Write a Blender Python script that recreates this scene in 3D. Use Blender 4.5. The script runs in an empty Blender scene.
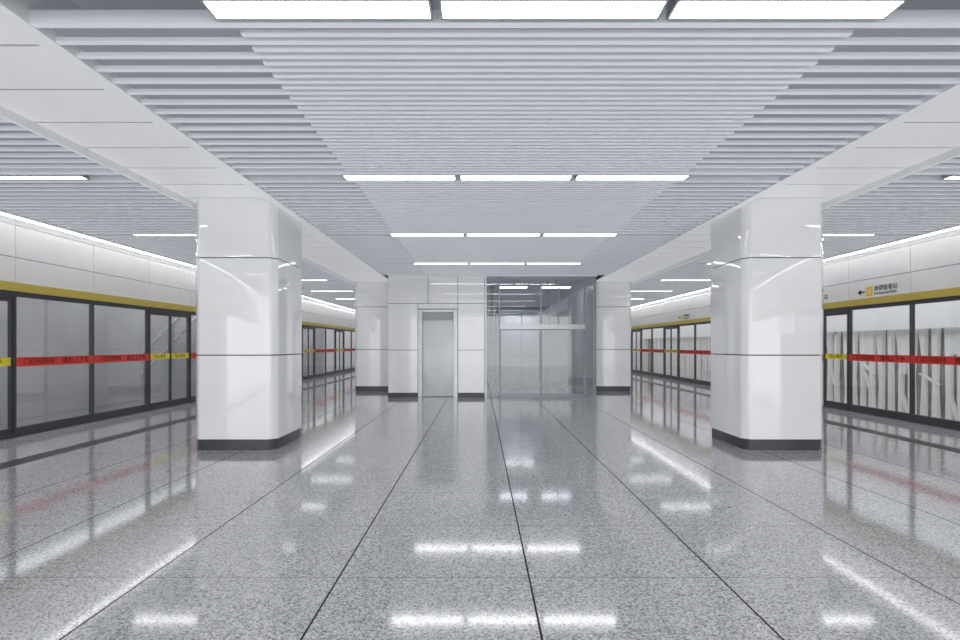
import bpy, math, random
from mathutils import Matrix, Vector
random.seed(4)
S = bpy.context.scene
COL = S.collection
try:
    S.view_settings.view_transform = 'Standard'
    S.view_settings.look = 'None'
except Exception: pass

C = 0.385          # centre line of the hall
ZC = 3.15          # slatted ceiling underside
ZB = 3.222         # beam soffit
ZS = 3.47          # slab
Y0, Y1 = -6.5, 34.0

# ------------------------------------------------------------------ materials
def new_mat(name):
    m = bpy.data.materials.new(name); m.use_nodes = True
    nt = m.node_tree
    return m, nt, nt.nodes['Principled BSDF']
def pmat(name, col, rough=0.5, metal=0.0, var=0.03, scale=3.0, spec=0.5, coat=0.0, rvar=0.0):
    m, nt, b = new_mat(name)
    tc = nt.nodes.new('ShaderNodeTexCoord')
    n = nt.nodes.new('ShaderNodeTexNoise'); n.inputs['Scale'].default_value = scale
    n.inputs['Detail'].default_value = 3
    nt.links.new(tc.outputs['Object'], n.inputs['Vector'])
    r = nt.nodes.new('ShaderNodeValToRGB')
    r.color_ramp.elements[0].position = .3; r.color_ramp.elements[1].position = .7
    r.color_ramp.elements[0].color = (*[max(0, c*(1-var)) for c in col], 1)
    r.color_ramp.elements[1].color = (*[min(1, c*(1+var)) for c in col], 1)
    nt.links.new(n.outputs['Fac'], r.inputs['Fac'])
    nt.links.new(r.outputs['Color'], b.inputs['Base Color'])
    b.inputs['Roughness'].default_value = rough
    b.inputs['Metallic'].default_value = metal
    b.inputs['Specular IOR Level'].default_value = spec
    b.inputs['Coat Weight'].default_value = coat
    b.inputs['Coat Roughness'].default_value = 0.02
    return m
def emat(name, col, s):
    m = bpy.data.materials.new(name); m.use_nodes = True
    nt = m.node_tree; nt.nodes.clear()
    o = nt.nodes.new('ShaderNodeOutputMaterial'); e = nt.nodes.new('ShaderNodeEmission')
    e.inputs['Color'].default_value = (*col, 1); e.inputs['Strength'].default_value = s
    nt.links.new(e.outputs[0], o.inputs[0]); return m
def gmat(name, tint, refl=.6, rough=0.02, base=0.03):
    m = bpy.data.materials.new(name); m.use_nodes = True
    nt = m.node_tree; nt.nodes.clear()
    o = nt.nodes.new('ShaderNodeOutputMaterial'); mx = nt.nodes.new('ShaderNodeMixShader')
    t = nt.nodes.new('ShaderNodeBsdfTransparent'); t.inputs[0].default_value = (*tint, 1)
    g = nt.nodes.new('ShaderNodeBsdfGlossy'); g.inputs['Roughness'].default_value = rough
    f = nt.nodes.new('ShaderNodeLayerWeight'); f.inputs['Blend'].default_value = .5
    pw = nt.nodes.new('ShaderNodeMath'); pw.operation = 'POWER'; pw.inputs[1].default_value = 4.0
    nt.links.new(f.outputs['Facing'], pw.inputs[0])
    ma = nt.nodes.new('ShaderNodeMath'); ma.operation = 'MULTIPLY_ADD'
    ma.inputs[1].default_value = refl; ma.inputs[2].default_value = base; ma.use_clamp = True
    nt.links.new(pw.outputs[0], ma.inputs[0]); nt.links.new(ma.outputs[0], mx.inputs[0])
    nt.links.new(t.outputs[0], mx.inputs[1]); nt.links.new(g.outputs[0], mx.inputs[2])
    nt.links.new(mx.outputs[0], o.inputs[0]); return m

M_white = pmat('white_enamel_panel', (.86,.86,.865), .06, var=.012, coat=1.0)
M_wallw = pmat('white_wall_panel', (.79,.79,.785), .20, var=.02)
M_beam = pmat('white_aluminium_soffit', (.85,.85,.86), .45, var=.015)
M_slat = pmat('white_slat', (.81,.83,.87), .45, var=.01)
M_slab = pmat('grey_slab', (.34,.355,.385), .8, var=.03)
M_joint = pmat('dark_joint', (.02,.02,.024), .7)
M_greyj = pmat('grey_joint', (.05,.05,.055), .7)
M_skirt = pmat('dark_grey_skirting', (.055,.057,.062), .3, var=.1)
M_frame = pmat('dark_anodised_frame', (.06,.063,.067), .35, metal=.3, var=.1)
M_steel = pmat('brushed_steel', (.50,.51,.52), .30, metal=.7, var=.06, scale=8)
M_liftd = pmat('satin_steel_door', (.33,.34,.355), .26, metal=.8, var=.30, scale=.5)  # broad tonal noise in the colour imitates the soft reflected gradient on the steel
M_edge = pmat('silver_glass_edge', (.30,.32,.345), .35, metal=.3, var=.04)
M_grey = pmat('grey_metal', (.36,.37,.39), .4, metal=.2, var=.05)
M_yel = pmat('mustard_band', (.55,.43,.07), .35, var=.03)
M_red = pmat('red_vinyl', (.70,.04,.025), .35, var=.03)
M_yst = pmat('yellow_vinyl', (.85,.68,.03), .35, var=.03)
M_sq = pmat('sign_yellow', (.80,.58,.02), .35, var=.03)
M_black = pmat('black_print', (.008,.008,.008), .6, spec=.1)
M_print = pmat('dark_red_print', (.008,.002,.002), .6, spec=.1)
M_tun = pmat('tunnel_concrete', (.39,.39,.395), .8, var=.25, scale=.4)
M_tunb = pmat('tunnel_beige', (.34,.30,.25), .85, var=.5, scale=1.6)
M_tund = pmat('tunnel_dark', (.20,.195,.19), .85, var=.2, scale=2)
M_fin = pmat('pale_tunnel_rib', (.97,.965,.95), .5, var=.02)
M_back = pmat('grey_back_wall', (.58,.59,.61), .5, var=.04)
M_glass = gmat('screen_glass', (.88,.89,.90), .6, .02, .06)
M_glass2 = gmat('lift_glass', (.83,.85,.87), .5, .01, .10)
M_light = emat('light_diffuser', (1, 1, 1), 12)
M_line = emat('linear_light_diffuser', (1, 1, 1), 8)
M_int = emat('lift_lamp', (.97, .98, 1), 8)

def floor_mat():
    m, nt, b = new_mat('grey_granite_tiles')
    N = nt.nodes; L = nt.links
    tc = N.new('ShaderNodeTexCoord')
    v = N.new('ShaderNodeTexVoronoi'); v.inputs['Scale'].default_value = 110
    n = N.new('ShaderNodeTexNoise'); n.inputs['Scale'].default_value = 66; n.inputs['Detail'].default_value = 5; n.inputs['Roughness'].default_value = .75
    L.new(tc.outputs['Object'], v.inputs['Vector']); L.new(tc.outputs['Object'], n.inputs['Vector'])
    sep = N.new('ShaderNodeSeparateColor'); L.new(v.outputs['Color'], sep.inputs[0])
    a = N.new('ShaderNodeMath'); a.operation = 'MULTIPLY_ADD'; a.inputs[1].default_value = .45
    L.new(sep.outputs[0], a.inputs[0])
    s = N.new('ShaderNodeMath'); s.operation = 'MULTIPLY'; s.inputs[1].default_value = .62
    L.new(n.outputs['Fac'], s.inputs[0]); L.new(s.outputs[0], a.inputs[2])
    r = N.new('ShaderNodeValToRGB'); cr = r.color_ramp
    cr.elements[0].position = .29; cr.elements[0].color = (.14,.14,.15,1)
    cr.elements[1].position = .80; cr.elements[1].color = (.70,.70,.715,1)
    e = cr.elements.new(.42); e.color = (.33,.33,.345,1)
    e = cr.elements.new(.56); e.color = (.49,.49,.505,1)
    L.new(a.outputs[0], r.inputs['Fac'])
    # joints
    sx = N.new('ShaderNodeSeparateXYZ'); L.new(tc.outputs['Object'], sx.inputs[0])
    def line(out, off, pitch, half):
        p = N.new('ShaderNodeMath'); p.operation = 'ADD'; p.inputs[1].default_value = -off + 200*pitch + pitch/2
        L.new(out, p.inputs[0])
        q = N.new('ShaderNodeMath'); q.operation = 'MODULO'; q.inputs[1].default_value = pitch
        L.new(p.outputs[0], q.inputs[0])
        w = N.new('ShaderNodeMath'); w.operation = 'SUBTRACT'; w.inputs[1].default_value = pitch/2
        L.new(q.outputs[0], w.inputs[0])
        ab = N.new('ShaderNodeMath'); ab.operation = 'ABSOLUTE'; L.new(w.outputs[0], ab.inputs[0])
        lt = N.new('ShaderNodeMath'); lt.operation = 'LESS_THAN'; lt.inputs[1].default_value = half
        L.new(ab.outputs[0], lt.inputs[0]); return lt
    l1 = line(sx.outputs['X'], .285, 1.105, .0055)
    l2 = line(sx.outputs['Y'], 3.02, .865, .004)
    l2m = N.new('ShaderNodeMath'); l2m.operation = 'MULTIPLY'; l2m.inputs[1].default_value = .5
    L.new(l2.outputs[0], l2m.inputs[0])
    mxx = N.new('ShaderNodeMath'); mxx.operation = 'MAXIMUM'
    L.new(l1.outputs[0], mxx.inputs[0]); L.new(l2m.outputs[0], mxx.inputs[1])
    mix = N.new('ShaderNodeMix'); mix.data_type = 'RGBA'
    L.new(mxx.outputs[0], mix.inputs['Factor']); L.new(r.outputs['Color'], mix.inputs['A'])
    mix.inputs['B'].default_value = (.008,.008,.01,1)
    L.new(mix.outputs['Result'], b.inputs['Base Color'])
    rr = N.new('ShaderNodeMath'); rr.operation = 'MULTIPLY_ADD'; rr.inputs[1].default_value = .6; rr.inputs[2].default_value = .082
    L.new(l1.outputs[0], rr.inputs[0]); L.new(rr.outputs[0], b.inputs['Roughness'])
    sm = N.new('ShaderNodeMath'); sm.operation = 'MULTIPLY_ADD'; sm.inputs[1].default_value = -.9; sm.inputs[2].default_value = .95
    L.new(l1.outputs[0], sm.inputs[0]); L.new(sm.outputs[0], b.inputs['Specular IOR Level'])
    cw = N.new('ShaderNodeMath'); cw.operation = 'MULTIPLY_ADD'; cw.inputs[1].default_value = -.3; cw.inputs[2].default_value = .3
    L.new(l1.outputs[0], cw.inputs[0]); L.new(cw.outputs[0], b.inputs['Coat Weight'])
    b.inputs['Coat Roughness'].default_value = .06
    bp = N.new('ShaderNodeBump'); bp.inputs['Strength'].default_value = .025; bp.inputs['Distance'].default_value = .0015
    L.new(a.outputs[0], bp.inputs['Height']); L.new(bp.outputs[0], b.inputs['Normal'])
    return m
M_floor = floor_mat()

# ------------------------------------------------------------------ helpers
def finish(o, parent=None, loc=None, kind=None, label=None, cat=None, group=None, rotz=None):
    COL.objects.link(o)
    if parent is not None: o.parent = parent
    if loc is not None: o.location = loc
    if rotz is not None: o.rotation_euler = (0, 0, rotz)
    if kind: o['kind'] = kind
    if label: o['label'] = label
    if cat: o['category'] = cat
    if group: o['group'] = group
    return o
def boxes(name, bl, mats, bevel=0, **k):
    """bl: (x0,x1,y0,y1,z0,z1[,mat])"""
    V=[];F=[];MI=[]
    for b in bl:
        x0,x1,y0,y1,z0,z1 = b[:6]; mi = b[6] if len(b) > 6 else 0
        n=len(V)
        V += [(x0,y0,z0),(x1,y0,z0),(x1,y1,z0),(x0,y1,z0),(x0,y0,z1),(x1,y0,z1),(x1,y1,z1),(x0,y1,z1)]
        for f in ((0,3,2,1),(4,5,6,7),(0,1,5,4),(1,2,6,5),(2,3,7,6),(3,0,4,7)):
            F.append(tuple(n+i for i in f)); MI.append(mi)
    me = bpy.data.meshes.new(name); me.from_pydata(V,[],F)
    if not isinstance(mats,(list,tuple)): mats=[mats]
    for m in mats: me.materials.append(m)
    me.polygons.foreach_set('material_index', MI); me.update()
    o = bpy.data.objects.new(name, me)
    if bevel:
        md = o.modifiers.new('bevel','BEVEL'); md.width=bevel; md.segments=2; md.limit_method='ANGLE'
    return finish(o, **k)
def prism_mesh(name, outline, z0, z1, mat):
    n=len(outline)
    V=[(x,y,z0) for x,y in outline]+[(x,y,z1) for x,y in outline]
    F=[(i,(i+1)%n,n+(i+1)%n,n+i) for i in range(n)]
    F.append(tuple(range(n-1,-1,-1))); F.append(tuple(range(n,2*n)))
    me=bpy.data.meshes.new(name); me.from_pydata(V,[],F); me.materials.append(mat)
    for p in me.polygons: p.use_smooth=True
    try: me.set_sharp_from_angle(angle=math.radians(40))
    except Exception: pass
    return me
def chamfer_rect(h, c, r=.018):
    """square with chamfered, slightly eased corners"""
    o=[]
    for q in range(4):
        a=q*math.pi/2; ca,sa=math.cos(a),math.sin(a)
        for x,y in ((h,h-c-r),(h-r*.15,h-c-r*.1),(h-c-r*.1,h-r*.15),(h-c-r,h)):
            o.append((x*ca-y*sa, x*sa+y*ca))
    return o
def empty(name, loc, rotz=0, **k):
    e=bpy.data.objects.new(name,None); e.empty_display_size=.1
    return finish(e, loc=loc, rotz=rotz, **k)
def clone_tree(src, loc, rotz=None):
    new = src.copy(); COL.objects.link(new); new.location=loc
    if rotz is not None: new.rotation_euler=(0,0,rotz)
    def rec(a,b):
        for ch in a.children:
            c=ch.copy(); COL.objects.link(c); c.parent=b
            c.matrix_parent_inverse = ch.matrix_parent_inverse
            rec(ch,c)
    rec(src,new); return new
def text(name, body, size, mat, loc, rot, parent, align='CENTER', extrude=.0006, sx=1.0, bold=0, **k):
    cu=bpy.data.curves.new(name,'FONT'); cu.body=body; cu.size=size; cu.extrude=extrude
    cu.align_x=align; cu.align_y='CENTER'; cu.offset=bold
    t=bpy.data.objects.new(name,cu); COL.objects.link(t)
    bpy.context.view_layer.update()
    dg=bpy.context.evaluated_depsgraph_get()
    me=bpy.data.meshes.new_from_object(t.evaluated_get(dg))
    COL.objects.unlink(t); bpy.data.objects.remove(t)
    me.name=name; me.materials.clear(); me.materials.append(mat)
    me.transform(Matrix.Diagonal((sx,1,1,1)))
    o=bpy.data.objects.new(name,me); finish(o,parent=parent,loc=loc,**k); o.rotation_euler=rot
    return o
TR=(math.pi/2,0,math.pi/2)   # text readable from +X

# ------------------------------------------------------------------ floor, slab, track beds
boxes('floor',[(C-7.35,C+7.35,Y0,Y1,-.15,0)],M_floor,kind='structure',label='polished speckled grey granite tile platform floor',cat='floor')
boxes('ceiling',[(C-7.36,C+7.36,Y0,Y1,ZS,ZS+.15)],M_slab,kind='structure',label='grey concrete slab above the slatted ceiling',cat='ceiling')
for s,nm in ((-1,'left'),(1,'right')):
    xa,xb=sorted((C+s*7.35,C+s*10.8))
    boxes('floor_track_'+nm,[(xa,xb,Y0,Y1,-1.45,-1.3)],M_tund,kind='structure',label='dark concrete track bed beyond the platform doors',cat='floor')
    xa,xb=sorted((C+s*10.6,C+s*10.8))
    boxes('wall_tunnel_'+nm,[(xa,xb,Y0,Y1,-1.3,ZS)],M_tun if s<0 else M_tunb,kind='structure',label='concrete tunnel wall beyond the platform doors',cat='wall')
    # dark guide strip
    x=C+s*5.72
    bl=[(x-.13,x+.13,Y0,Y1,0,.003)]+[(x-.11+i*.05,x-.09+i*.05,Y0,Y1,.003,.006) for i in range(5)]
    boxes('trim_1' if s<0 else 'trim_2',bl,M_skirt,kind='structure',label='dark ribbed guide strip set in the granite floor',cat='floor strip')

boxes('wall_end',[(C-10.8,C+10.8,Y1,Y1+.15,-1.3,ZS)],M_wallw,kind='structure',label='plain white end wall of the platform',cat='wall')

# pale struts along the right tunnel wall: several different silhouettes
def strut(V,F,p,q,wp,wq,x0,x1):
    n=len(V)
    for x in (x0,x1):
        V += [(x,p[0]-wp,p[1]),(x,p[0]+wp,p[1]),(x,q[0]+wq,q[1]),(x,q[0]-wq,q[1])]
    for f in ((0,1,2,3),(7,6,5,4),(0,4,5,1),(1,5,6,2),(2,6,7,3),(3,7,4,0)):
        F.append(tuple(n+i for i in f))
def rib_mesh(k):
    r=random.Random(k*13+5)
    V=[];F=[]
    u=lambda a,b: r.uniform(a,b)
    zk=u(.1,.9)
    for c0,d in ((-.19,-.12),(.18,-.11)):
        w=u(.04,.11); w2=u(.02,.06); w3=u(.06,.12); c1=c0*u(.6,1.0)
        strut(V,F,(c0,-1.3),(c1,zk),w,w2,d,0)
        strut(V,F,(c1,zk),(c0,1.75),w2,w3,d,0)
        zk=u(.1,1.1)
    if k%2==0:
        z=u(-.7,.2); strut(V,F,(-.16,z),(.16,z+u(.5,1.0)),.055,.03,-.10,-.02)
    if k%3==0: strut(V,F,(.0,1.75),(.03,u(.5,.9)),.15,.02,-.10,-.02)
    if k%3==1: strut(V,F,(-.25,u(.3,.6)),(.25,u(.55,.9)),.05,.05,-.10,-.02)
    if k%4==2: strut(V,F,(.0,1.75),(.0,u(1.0,1.3)),.24,.20,-.10,-.02)
    me=bpy.data.meshes.new('tunnel_rib'); me.from_pydata(V,[],F); me.materials.append(M_fin)
    me.update(); return me
rms=[rib_mesh(k) for k in range(12)]
y=5.0;i=0
while y<33:
    o=bpy.data.objects.new('tunnel_rib',rms[(i*5)%12])
    finish(o,loc=(C+10.59,y,0),label='pale irregular upright struts against the tunnel wall',cat='rib',group='pale struts along the tunnel')
    y+=random.uniform(.66,.74); i+=1
boxes('trim_3',[(C+10.3,C+10.6,Y0,Y1,1.75,ZS)],M_fin,kind='structure',label='pale beam resting on the tunnel struts',cat='beam')

# made-up inclined rails in the left tunnel, imitating diagonal reflections in the door panes
e=empty('reflection_rail',(C-9.9,14.6,-1.3),label='added inclined steel rails on posts imitating diagonal reflections in the door glass',cat='handrail')
V=[];F=[]
for z,t in ((1.75,.07),(2.35,.05)):
    n=len(V)
    for x in (-.03,.03): V+=[(x,0,z),(x,0,z+t),(x,3.0,z+t+1.9),(x,3.0,z+1.9)]
    for f in ((0,1,2,3),(7,6,5,4),(0,4,5,1),(1,5,6,2),(2,6,7,3),(3,7,4,0)): F.append(tuple(n+i for i in f))
me=bpy.data.meshes.new('rail'); me.from_pydata(V,[],F); me.materials.append(M_steel)
finish(bpy.data.objects.new('rail',me),parent=e)
for yy in (.1,1.5,2.9):
    boxes('post',[(-.03,.03,yy-.03,yy+.03,0,2.37+yy*1.9/3.0)],M_steel,parent=e)

# ------------------------------------------------------------------ side walls above the doors
PITCH=1.535; YD=6.06       # first door start
for s,nm in ((-1,'left'),(1,'right')):
    def X(a,b): return tuple(sorted((C+s*a,C+s*b)))
    bl=[(*X(7.22,7.36),Y0,Y1,2.14,ZS,1)]
    yy=YD-9*PITCH
    while yy<Y1:
        y2=min(yy+PITCH,Y1)
        if yy>=Y0:
            bl.append((*X(7.17,7.22),yy+.007,y2-.007,2.262,2.624,0))
            bl.append((*X(7.17,7.22),yy+.007,y2-.007,2.638,3.10,0))
        yy+=PITCH
    boxes('wall_'+nm,bl,[M_wallw,M_greyj],kind='structure',label='glossy white panelled wall above the platform doors',cat='wall')
    boxes('trim_4' if s<0 else 'trim_5',[(*X(7.12,7.22),Y0,Y1,2.135,2.258)],M_yel,kind='structure',label='mustard yellow band above the platform doors',cat='trim')
    boxes('trim_6' if s<0 else 'trim_7',[(*X(6.93,7.22),Y0,Y1,3.20,3.24),(*X(7.13,7.17),Y0,Y1,3.10,3.20),(*X(6.76,6.80),Y0,Y1,3.13,3.24),(*X(6.80,6.93),Y0,Y1,3.21,3.24)],M_beam,kind='structure',label='white cornice trim holding the linear light',cat='trim')

# linear lights
lin=None
for s in (-1,1):
    y=Y0+.02
    while y+2.98<=Y1+.01:
        if lin is None:
            lin=empty('linear_light',(C+s*6.89,y,3.13),label='continuous white linear light along the ceiling edge',cat='light',group='linear lights along the walls')
            boxes('housing',[(-.035,.035,0,2.98,.015,.08)],M_beam,parent=lin)
            boxes('diffuser',[(-.026,.026,0.005,2.975,0,.015)],M_line,parent=lin)
        else: clone_tree(lin,(C+s*6.89,y,3.13))
        y+=3.0

# ------------------------------------------------------------------ beams over the columns
tn=8
for s in (-1,1):
    def X(a,b): return tuple(sorted((C+s*a,C+s*b)))
    bl=[(*X(3.03,4.13),Y0,Y1,ZB+.02,ZS,1)]
    y=3.25-.562*20
    while y<Y1-.1:
        if y>=Y0: bl.append((*X(3.0,4.15),y+.011,min(y+.551,Y1),ZB,ZB+.02,0))
        y+=.562
    boxes('trim_%d'%tn,bl,[M_beam,M_joint],kind='structure',label='white aluminium panelled beam soffit above the columns',cat='ceiling beam'); tn+=1
    bl=[(*X(2.90,3.02),Y0,13.4,ZC-.01,ZC+.015),(*X(2.99,3.02),Y0,13.4,ZC+.015,ZB),(*X(2.90,2.93),Y0,13.4,ZC+.015,ZS),
        (*X(4.13,4.17),Y0,Y1,ZC-.002,ZC+.02),(*X(4.13,4.14),Y0,Y1,ZC+.02,ZB),(*X(4.15,4.17),Y0,Y1,ZC+.02,ZS)]
    boxes('trim_%d'%tn,bl,M_beam,kind='structure',label='white edge profile framing the slatted ceiling',cat='trim'); tn+=1

# ------------------------------------------------------------------ slatted ceiling
ROWS=[-6.0,-3.06,-.14,2.79,5.59,8.50,11.50]
SROWS=ROWS+[14.45,17.4,20.35,23.3,26.25,29.2,32.1]
def slat_bay(xa,xb,ya,yb,xin=None,label='',group=''):
    bl=[(xa,xb,ya,ya+.045,ZC-.005,ZC+.07),(xa,xb,yb-.045,yb,ZC-.005,ZC+.07)]
    n=max(4,round((yb-ya-.09)/.078)); n-= (n%2==1)
    p=(yb-ya-.09)/n
    for k in range(1,n):
        y=ya+.045+k*p-.019
        if k%2: 
            if xin: bl.append((xin[0],xin[1],y,y+.038,ZC,ZC+.025))
        else: bl.append((xa,xb,y,y+.038,ZC,ZC+.025))
    bl.append((xa,xb,ya+.045,yb-.045,ZC+.060,ZC+.065,1))
    e=empty('slatted_ceiling_panel',((xa+xb)/2,ya,ZC),label=label,cat='ceiling panel',group=group)
    bl=[(b[0]-(xa+xb)/2,b[1]-(xa+xb)/2,b[2]-ya,b[3]-ya,b[4]-ZC,b[5]-ZC)+tuple(b[6:]) for b in bl]
    boxes('slats',bl,[M_slat,M_slab],parent=e)
    w=(xb-xa)/2
    rl=[]
    for fx in (-.8,0,.8):
        rl.append((fx*w-.015,fx*w+.015,.045,yb-ya-.045,.065,.10))
        for fy in (.15,.85): rl.append((fx*w-.006,fx*w+.006,fy*(yb-ya)-.006,fy*(yb-ya)+.006,.10,ZS-ZC))
    boxes('carrier_rail',rl,M_slab,parent=e)
hw=.11
for i,r in enumerate(ROWS):
    ya=r+hw; yb=(ROWS[i+1]-hw) if i+1<len(ROWS) else 13.36
    slat_bay(C-2.90,C+2.90,ya,yb,(C-1.77,C+1.77),'white aluminium slatted ceiling panel with denser middle slats','slatted panels over the central hall')
for s in (-1,1):
    for i,r in enumerate(SROWS):
        ya=r+hw; yb=(SROWS[i+1]-hw) if i+1<len(SROWS) else Y1-.02
        xa,xb=sorted((C+s*4.17,C+s*6.76))
        slat_bay(xa,xb,ya,yb,None,'white aluminium slatted ceiling panel beside the platform doors','slatted panels over the platform edges')

def light(L,W):
    e=empty('ceiling_light',(0,0,0),label='white rectangular ceiling light between slatted panels',cat='light')
    boxes('housing',[(-L/2,L/2,-W/2,W/2,.02,.08),(-L/2,-L/2+.012,-W/2,W/2,-.004,.02),(L/2-.012,L/2,-W/2,W/2,-.004,.02),
      (-L/2,L/2,-W/2,-W/2+.01,-.004,.02),(-L/2,L/2,W/2-.01,W/2,-.004,.02),(-.3*L-.01,-.3*L+.01,-.01,.01,.08,ZS-ZC),(.3*L-.01,.3*L+.01,-.01,.01,.08,ZS-ZC)],M_grey,parent=e)
    boxes('diffuser',[(-L/2+.012,L/2-.012,-W/2+.01,W/2-.01,.0,.02)],M_light,parent=e)
    return e
lc=None
for r in ROWS:
    for dx in (-1.245,0,1.245):
        if lc is None:
            lc=light(1.20,.165); lc['group']='ceiling lights over the central hall'; lc.location=(C+dx,r,ZC)
        else: clone_tree(lc,(C+dx,r,ZC))
ls=None
for s in (-1,1):
    for r in SROWS:
        p=(C+s*5.34,r,ZC)
        if ls is None:
            ls=light(1.42,.12); ls['group']='ceiling lights over the platform edges'; ls.location=p
        else: clone_tree(ls,p)

# ------------------------------------------------------------------ columns
src=None
def make_column(loc):
    e=empty('column',loc,label='square white enamel panelled column with dark skirting',cat='column',group='columns of the platform hall')
    def part(nm,h,r,z0,z1,m):
        o=bpy.data.objects.new(nm,prism_mesh(nm,chamfer_rect(h,r),z0,z1,m)); finish(o,parent=e); return o
    part('skirting',.522,.08,0,.14,M_skirt)
    part('core',.508,.08,.14,ZB,M_joint)
    for a,b in ((.14,1.213),(1.227,2.463),(2.477,ZB)):
        o=part('cladding_panel',.535,.085,a,b,M_white)
    return e
for y in (7.20,15.8,24.4):
    for s in (-1,1):
        loc=(C+s*3.54,y,0)
        if src is None: src=make_column(loc)
        else: clone_tree(src,loc)

# ------------------------------------------------------------------ platform screen doors
L=PITCH
def fixed_panel():
    e=empty('platform_screen_panel',(0,0,0),label='fixed glass screen panel with red warning strip and dark frame',cat='glass screen',group='fixed platform screen panels')
    boxes('frame',[(-.04,.03,0,L,0,.14),(-.04,.03,0,L,2.06,2.14),(-.04,.03,0,.018,.14,2.06),(-.04,.03,L-.018,L,.14,2.06)],M_frame,parent=e)
    boxes('glass',[(-.008,.008,.018,L-.018,.14,2.06)],M_glass,parent=e)
    st=boxes('warning_strip',[(.030,.0325,.012,L-.012,1.03,1.168)],M_red,parent=e,label='red warning strip')
    for f,tx in ((.27,'门灯闪烁时'),(.74,'请勿上下车')):
        text('strip_lettering',tx,.105,M_print,(.0333,L*f,1.098),TR,st,sx=1.1)
    return e
def door_unit():
    e=empty('platform_screen_door',(0,0,0),label='double sliding glass platform door with yellow warning strips',cat='platform door',group='sliding platform doors')
    boxes('frame',[(-.06,.04,0,L,0,.05),(-.06,.04,0,L,2.04,2.14),(-.06,.04,0,.03,.05,2.04),(-.06,.04,L-.03,L,.05,2.04)],M_frame,parent=e)
    for a,b in ((.03,L/2-.003),(L/2+.003,L-.03)):
        lf=empty('door_leaf',(0,a,0),parent=e)
        w=b-a
        boxes('leaf_frame',[(-.02,.02,0,w,.05,.14),(-.02,.02,0,w,1.98,2.04),(-.02,.02,0,.022,.14,1.98),(-.02,.02,w-.022,w,.14,1.98)],M_frame,parent=lf)
        boxes('glass',[(-.006,.006,.022,w-.022,.14,1.98)],M_glass,parent=lf)
        boxes('warning_strip',[(.006,.0085,.022,w-.022,1.05,1.165)],M_yst,parent=lf,label='yellow warning strip')
        text('strip_lettering','当心夹手',.098,M_black,(.0093,w/2,1.105),TR,lf,sx=1.1)
        me=bpy.data.meshes.new('sticker'); cy=w/2; cz=1.60
        P=[(0,-.06),(.06,0),(0,.06),(-.06,0)]
        me.from_pydata([(.0062,cy+p,cz+q) for p,q in P]+[(.0075,cy+p,cz+q) for p,q in P]+[(.0078,cy+p*.6,cz+q*.6) for p,q in P],[],
            [(0,1,2,3),(4,5,6,7),(0,1,5,4),(1,2,6,5),(2,3,7,6),(3,0,4,7),(8,9,10,11)])
        me.materials.append(M_wallw); me.materials.append(M_red); me.polygons[6].material_index=1
        finish(bpy.data.objects.new('sticker',me),parent=lf,label='small diamond warning sticker')
    return e
fp=du=None
for s in (-1,1):
    for k in range(-3,18):
        y=YD+k*L
        if y+L>Y1: continue
        isdoor=(k%3==0)
        loc=(C+s*7.20,y if s<0 else y+L,0); rz=0 if s<0 else math.pi
        if isdoor:
            if du is None: du=door_unit(); du.location=loc
            else: clone_tree(du,loc,rz)
        else:
            if fp is None: fp=fixed_panel(); fp.location=loc
            else: clone_tree(fp,loc,rz)
    xa,xb=sorted((C+s*7.25,C+s*7.36))
    boxes('baseboard_left' if s<0 else 'baseboard_right',[(xa,xb,Y0,Y1,-1.3,-.15)],M_tund,kind='structure',label='dark platform edge wall under the doors',cat='platform edge')

# ------------------------------------------------------------------ wall signs (right wall)
def wall_sign(loc):
    e=empty('wall_sign',loc,rotz=math.pi,label='black direction lettering with arrow and yellow exit square on white wall',cat='sign',group='direction signs on the wall')
    V=[(0,-.60,0),(0,-.50,.06),(0,-.50,.014),(0,-.39,.014),(0,-.39,-.014),(0,-.50,-.014),(0,-.50,-.06)]
    n=len(V); V2=[(.003,y,z) for _,y,z in V]
    me=bpy.data.meshes.new('arrow'); me.from_pydata(V+V2,[],[(6,5,4,3,2,1,0),(7,8,9,10,11,12,13)]+[(i,(i+1)%n,n+(i+1)%n,n+i) for i in range(n)])
    me.materials.append(M_black); finish(bpy.data.objects.new('arrow',me),parent=e,label='black arrow')
    sq=boxes('symbol_plate',[(0,.003,-.35,-.16,-.10,.10)],M_sq,parent=e,label='yellow square exit symbol')
    text('symbol_lettering','出',.11,M_wallw,(.0036,-.255,0),TR,sq)
    text('lettering','南锣鼓巷站',.125,M_black,(.001,-.12,.035),TR,e,align='LEFT',sx=1.0,bold=.001)
    text('lettering','Nanluoguxiang Station',.07,M_black,(.001,-.12,-.06),TR,e,align='LEFT',sx=.95,bold=.0008)
    e.scale=(1,.90,.90)
    return e
ws=wall_sign((C+7.169,9.86,2.39))
clone_tree(ws,(C+7.169,19.2,2.39))
e=empty('door_number',(C+7.17,11.35,2.39),rotz=math.pi,label='small black door mark on white wall',cat='sign')
boxes('plate',[(-.004,.002,-.08,.08,-.127,.08)],M_wallw,parent=e)
text('lettering','站',.12,M_black,(.003,0,0),TR,e,bold=.001)

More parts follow.
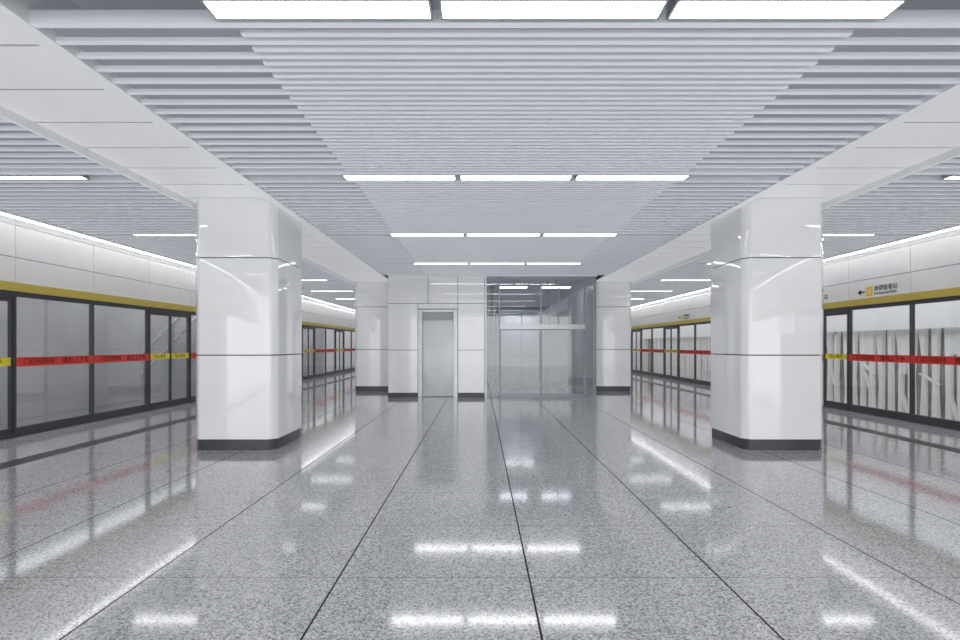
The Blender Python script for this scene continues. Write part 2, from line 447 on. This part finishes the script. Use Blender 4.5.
# ------------------------------------------------------------------ central room
YF=13.4
RX0,RX1=-2.37,3.02
def panels(xs,zs,y0,y1,g=.006):
    out=[]
    for i in range(len(xs)-1):
        for j in range(len(zs)-1):
            out.append((xs[i]+g,xs[i+1]-g,y0,y1,zs[j]+g,zs[j+1]-g,0))
    return out
bl=[(RX0,-1.60,YF+.03,YF+.15,0,ZS,1),(-.57,.12,YF+.03,YF+.15,0,ZS,1),(-1.60,-.57,YF+.03,YF+.15,2.28,ZS,1)]
bl+=panels([RX0,-1.60],[.115,1.22,2.42],YF,YF+.03)
bl+=panels([RX0,-1.34,-.57,.12],[2.42,3.12],YF,YF+.03)
bl+=panels([-1.60,-.57],[2.28,2.42],YF,YF+.03)
bl+=panels([-.57,.12],[.115,1.22,2.42],YF,YF+.03)
boxes('wall_front',bl,[M_white,M_joint],kind='structure',label='glossy white panelled wall around the lift door',cat='wall')
boxes('baseboard_front',[(RX0,-1.60,YF+.004,YF+.03,0,.115),(-.57,.12,YF+.004,YF+.03,0,.115)],M_skirt,kind='structure',label='dark grey skirting of the lift room',cat='baseboard')
boxes('wall_room_left',[(RX0,RX0+.12,YF+.16,Y1,0,ZS)],M_white,kind='structure',label='white side wall of the lift room',cat='wall')
boxes('wall_room_partition',[(.02,.12,YF+.16,19,0,ZS)],M_back,kind='structure',label='grey partition beside the glass lift shaft',cat='wall')
boxes('wall_room_back',[(.12,RX1,19,19.12,0,ZS)],M_back,kind='structure',label='grey back wall behind the glass shaft',cat='wall')
boxes('wall_room_right',[(RX1-.09,RX1,YF+.09,18.99,0,ZS),(RX1-.09,RX1,19.13,Y1,0,ZS)],M_wallw,kind='structure',label='pale side wall of the lift room',cat='wall')
boxes('trim_%d'%tn,[(RX0,RX1,YF-.03,YF+.06,3.12,ZS)],M_beam,kind='structure',label='white head trim where the room meets the ceiling',cat='trim'); tn+=1
boxes('ceiling_lift_room',[(.12,RX1-.10,YF+.1,19,3.30,3.33)],M_slab,kind='structure',label='grey flat ceiling of the glass lift room',cat='ceiling')

# lift door
e=empty('lift_door',(-1.085,YF,0),label='brushed steel lift door in a steel surround',cat='lift door')
boxes('door_frame',[(-.51,-.40,-.02,.14,0,2.27),(.40,.51,-.02,.14,0,2.27),(-.40,.40,-.02,.14,2.19,2.27)],M_steel,bevel=.006,parent=e)
boxes('header_panel',[(-.40,.40,.05,.14,2.0,2.19)],M_grey,bevel=.004,parent=e)
boxes('door_leaf',[(-.40,.40,.10,.14,0.02,1.995)],M_liftd,bevel=.004,parent=e)
boxes('sill',[(-.40,.40,-.02,.14,0,.02)],M_grey,parent=e)

# glass lift shaft front
e=empty('glass_lift_enclosure',(0,YF,0),label='tall blue-grey glass enclosure with slim seams and a horizontal band',cat='glass enclosure')
fr=[(.485,.515,0,.07,0,3.12),(2.70,2.73,0,.07,0,3.12),(2.975,3.0,0,.07,0,3.12)]
fr+=[(1.555,1.585,0,.07,1.88,3.05),(2.015,2.035,0,.07,1.88,3.05)]
fr+=[(.17,3.0,0,.07,3.05,3.12),(.17,3.0,0,.07,0,.04)]
boxes('frame',fr,M_edge,parent=e)
boxes('edge_post',[(.125,.17,-.01,.08,0,3.12)],M_beam,parent=e,label='white vertical edge post')
boxes('transom_band',[(.515,2.70,-.01,.08,1.76,1.88)],M_steel,parent=e,label='pale horizontal band')
gl=[]
for a,b in ((.17,.485),(.515,1.555),(1.585,2.015),(2.035,2.70),(2.73,2.975)):
    gl.append((a,b,.03,.045,1.88 if .5<a<2.7 else .04,3.05))
boxes('glass',gl,M_glass2,parent=e)
for a,b in ((.52,1.565),(1.575,2.695)):
    lf=empty('door_leaf',(a,0,0),parent=e); w=b-a
    boxes('leaf_frame',[(0,.025,.02,.06,.04,1.76),(w-.025,w,.02,.06,.04,1.76),(.025,w-.025,.02,.06,1.73,1.76),(.025,w-.025,.02,.06,.04,.09)],M_edge,parent=lf)
    boxes('glass',[(.025,w-.025,.035,.045,.09,1.73)],M_glass2,parent=lf)
# lift car within
e=empty('lift_car',(1.25,16.2,0),label='lift car with grey steel frame inside the enclosure',cat='lift')
boxes('car_frame',[(-.75,-.67,-.6,-.52,.05,2.4),(.67,.75,-.6,-.52,.05,2.4),(-.75,.75,-.6,-.52,2.3,2.5),(-.75,-.67,.52,.6,.05,2.4),(.67,.75,.52,.6,.05,2.4),(-.75,.75,-.6,.6,0,.05),(-.75,.75,-.6,.6,2.4,2.5),(-.67,.67,-.58,-.54,1.0,1.06),(-.02,.02,-.6,-.54,.05,2.3)],M_edge,bevel=.006,parent=e)
boxes('car_back',[(-.67,.67,.54,.58,.05,2.3)],M_grey,parent=e)
boxes('car_lamp',[(-.45,.45,-.3,.3,2.37,2.4)],M_int,parent=e)
for dx in (-.88,.88):
    e=empty('guide_rail',(1.25+dx,16.2,0),label='tall steel guide rail beside the lift car',cat='lift rail',group='lift guide rails')
    boxes('rail',[(-.04,.04,-.05,.05,0,3.30),(-.015,.015,-.10,-.05,0,3.30)],M_edge,parent=e)
    boxes('bracket',[(-.08,.08,.05,.09,z,z+.08) for z in (.5,1.4,2.3,3.1)],M_grey,parent=e)
for x in (.95,2.2):
    e=empty('room_lamp',(x,15.0,3.0),label='flat white lamp hanging inside the glass enclosure',cat='lamp',group='lamps in the glass enclosure')
    boxes('housing',[(-.42,.42,-.14,.14,.02,.06),(-.01,.01,-.01,.01,.06,ZS-3.0)],M_grey,parent=e)
    boxes('diffuser',[(-.4,.4,-.12,.12,0,.02)],M_int,parent=e)

# ------------------------------------------------------------------ fill sun (soft upward bounce), world, camera
sd=bpy.data.lights.new('bounce_light','SUN'); sd.energy=1.34; sd.angle=math.radians(60); sd.use_shadow=False
sd.color=(.95,.975,1)
so=bpy.data.objects.new('bounce_light',sd); COL.objects.link(so)
so.rotation_euler=Vector((0,-.25,-1)).to_track_quat('Z','Y').to_euler()
w=bpy.data.worlds.new('world'); S.world=w; w.use_nodes=True
bg=w.node_tree.nodes['Background']; bg.inputs[0].default_value=(.975,.985,1,1); bg.inputs[1].default_value=2.5
cd=bpy.data.cameras.new('camera'); cam=bpy.data.objects.new('camera',cd); COL.objects.link(cam)
cd.sensor_width=36; cd.lens=19.5; cd.shift_y=25/960; cd.clip_start=.05; cd.clip_end=200
cam.location=(0,0,1.35); cam.rotation_euler=(math.pi/2,0,0)
S.camera=cam
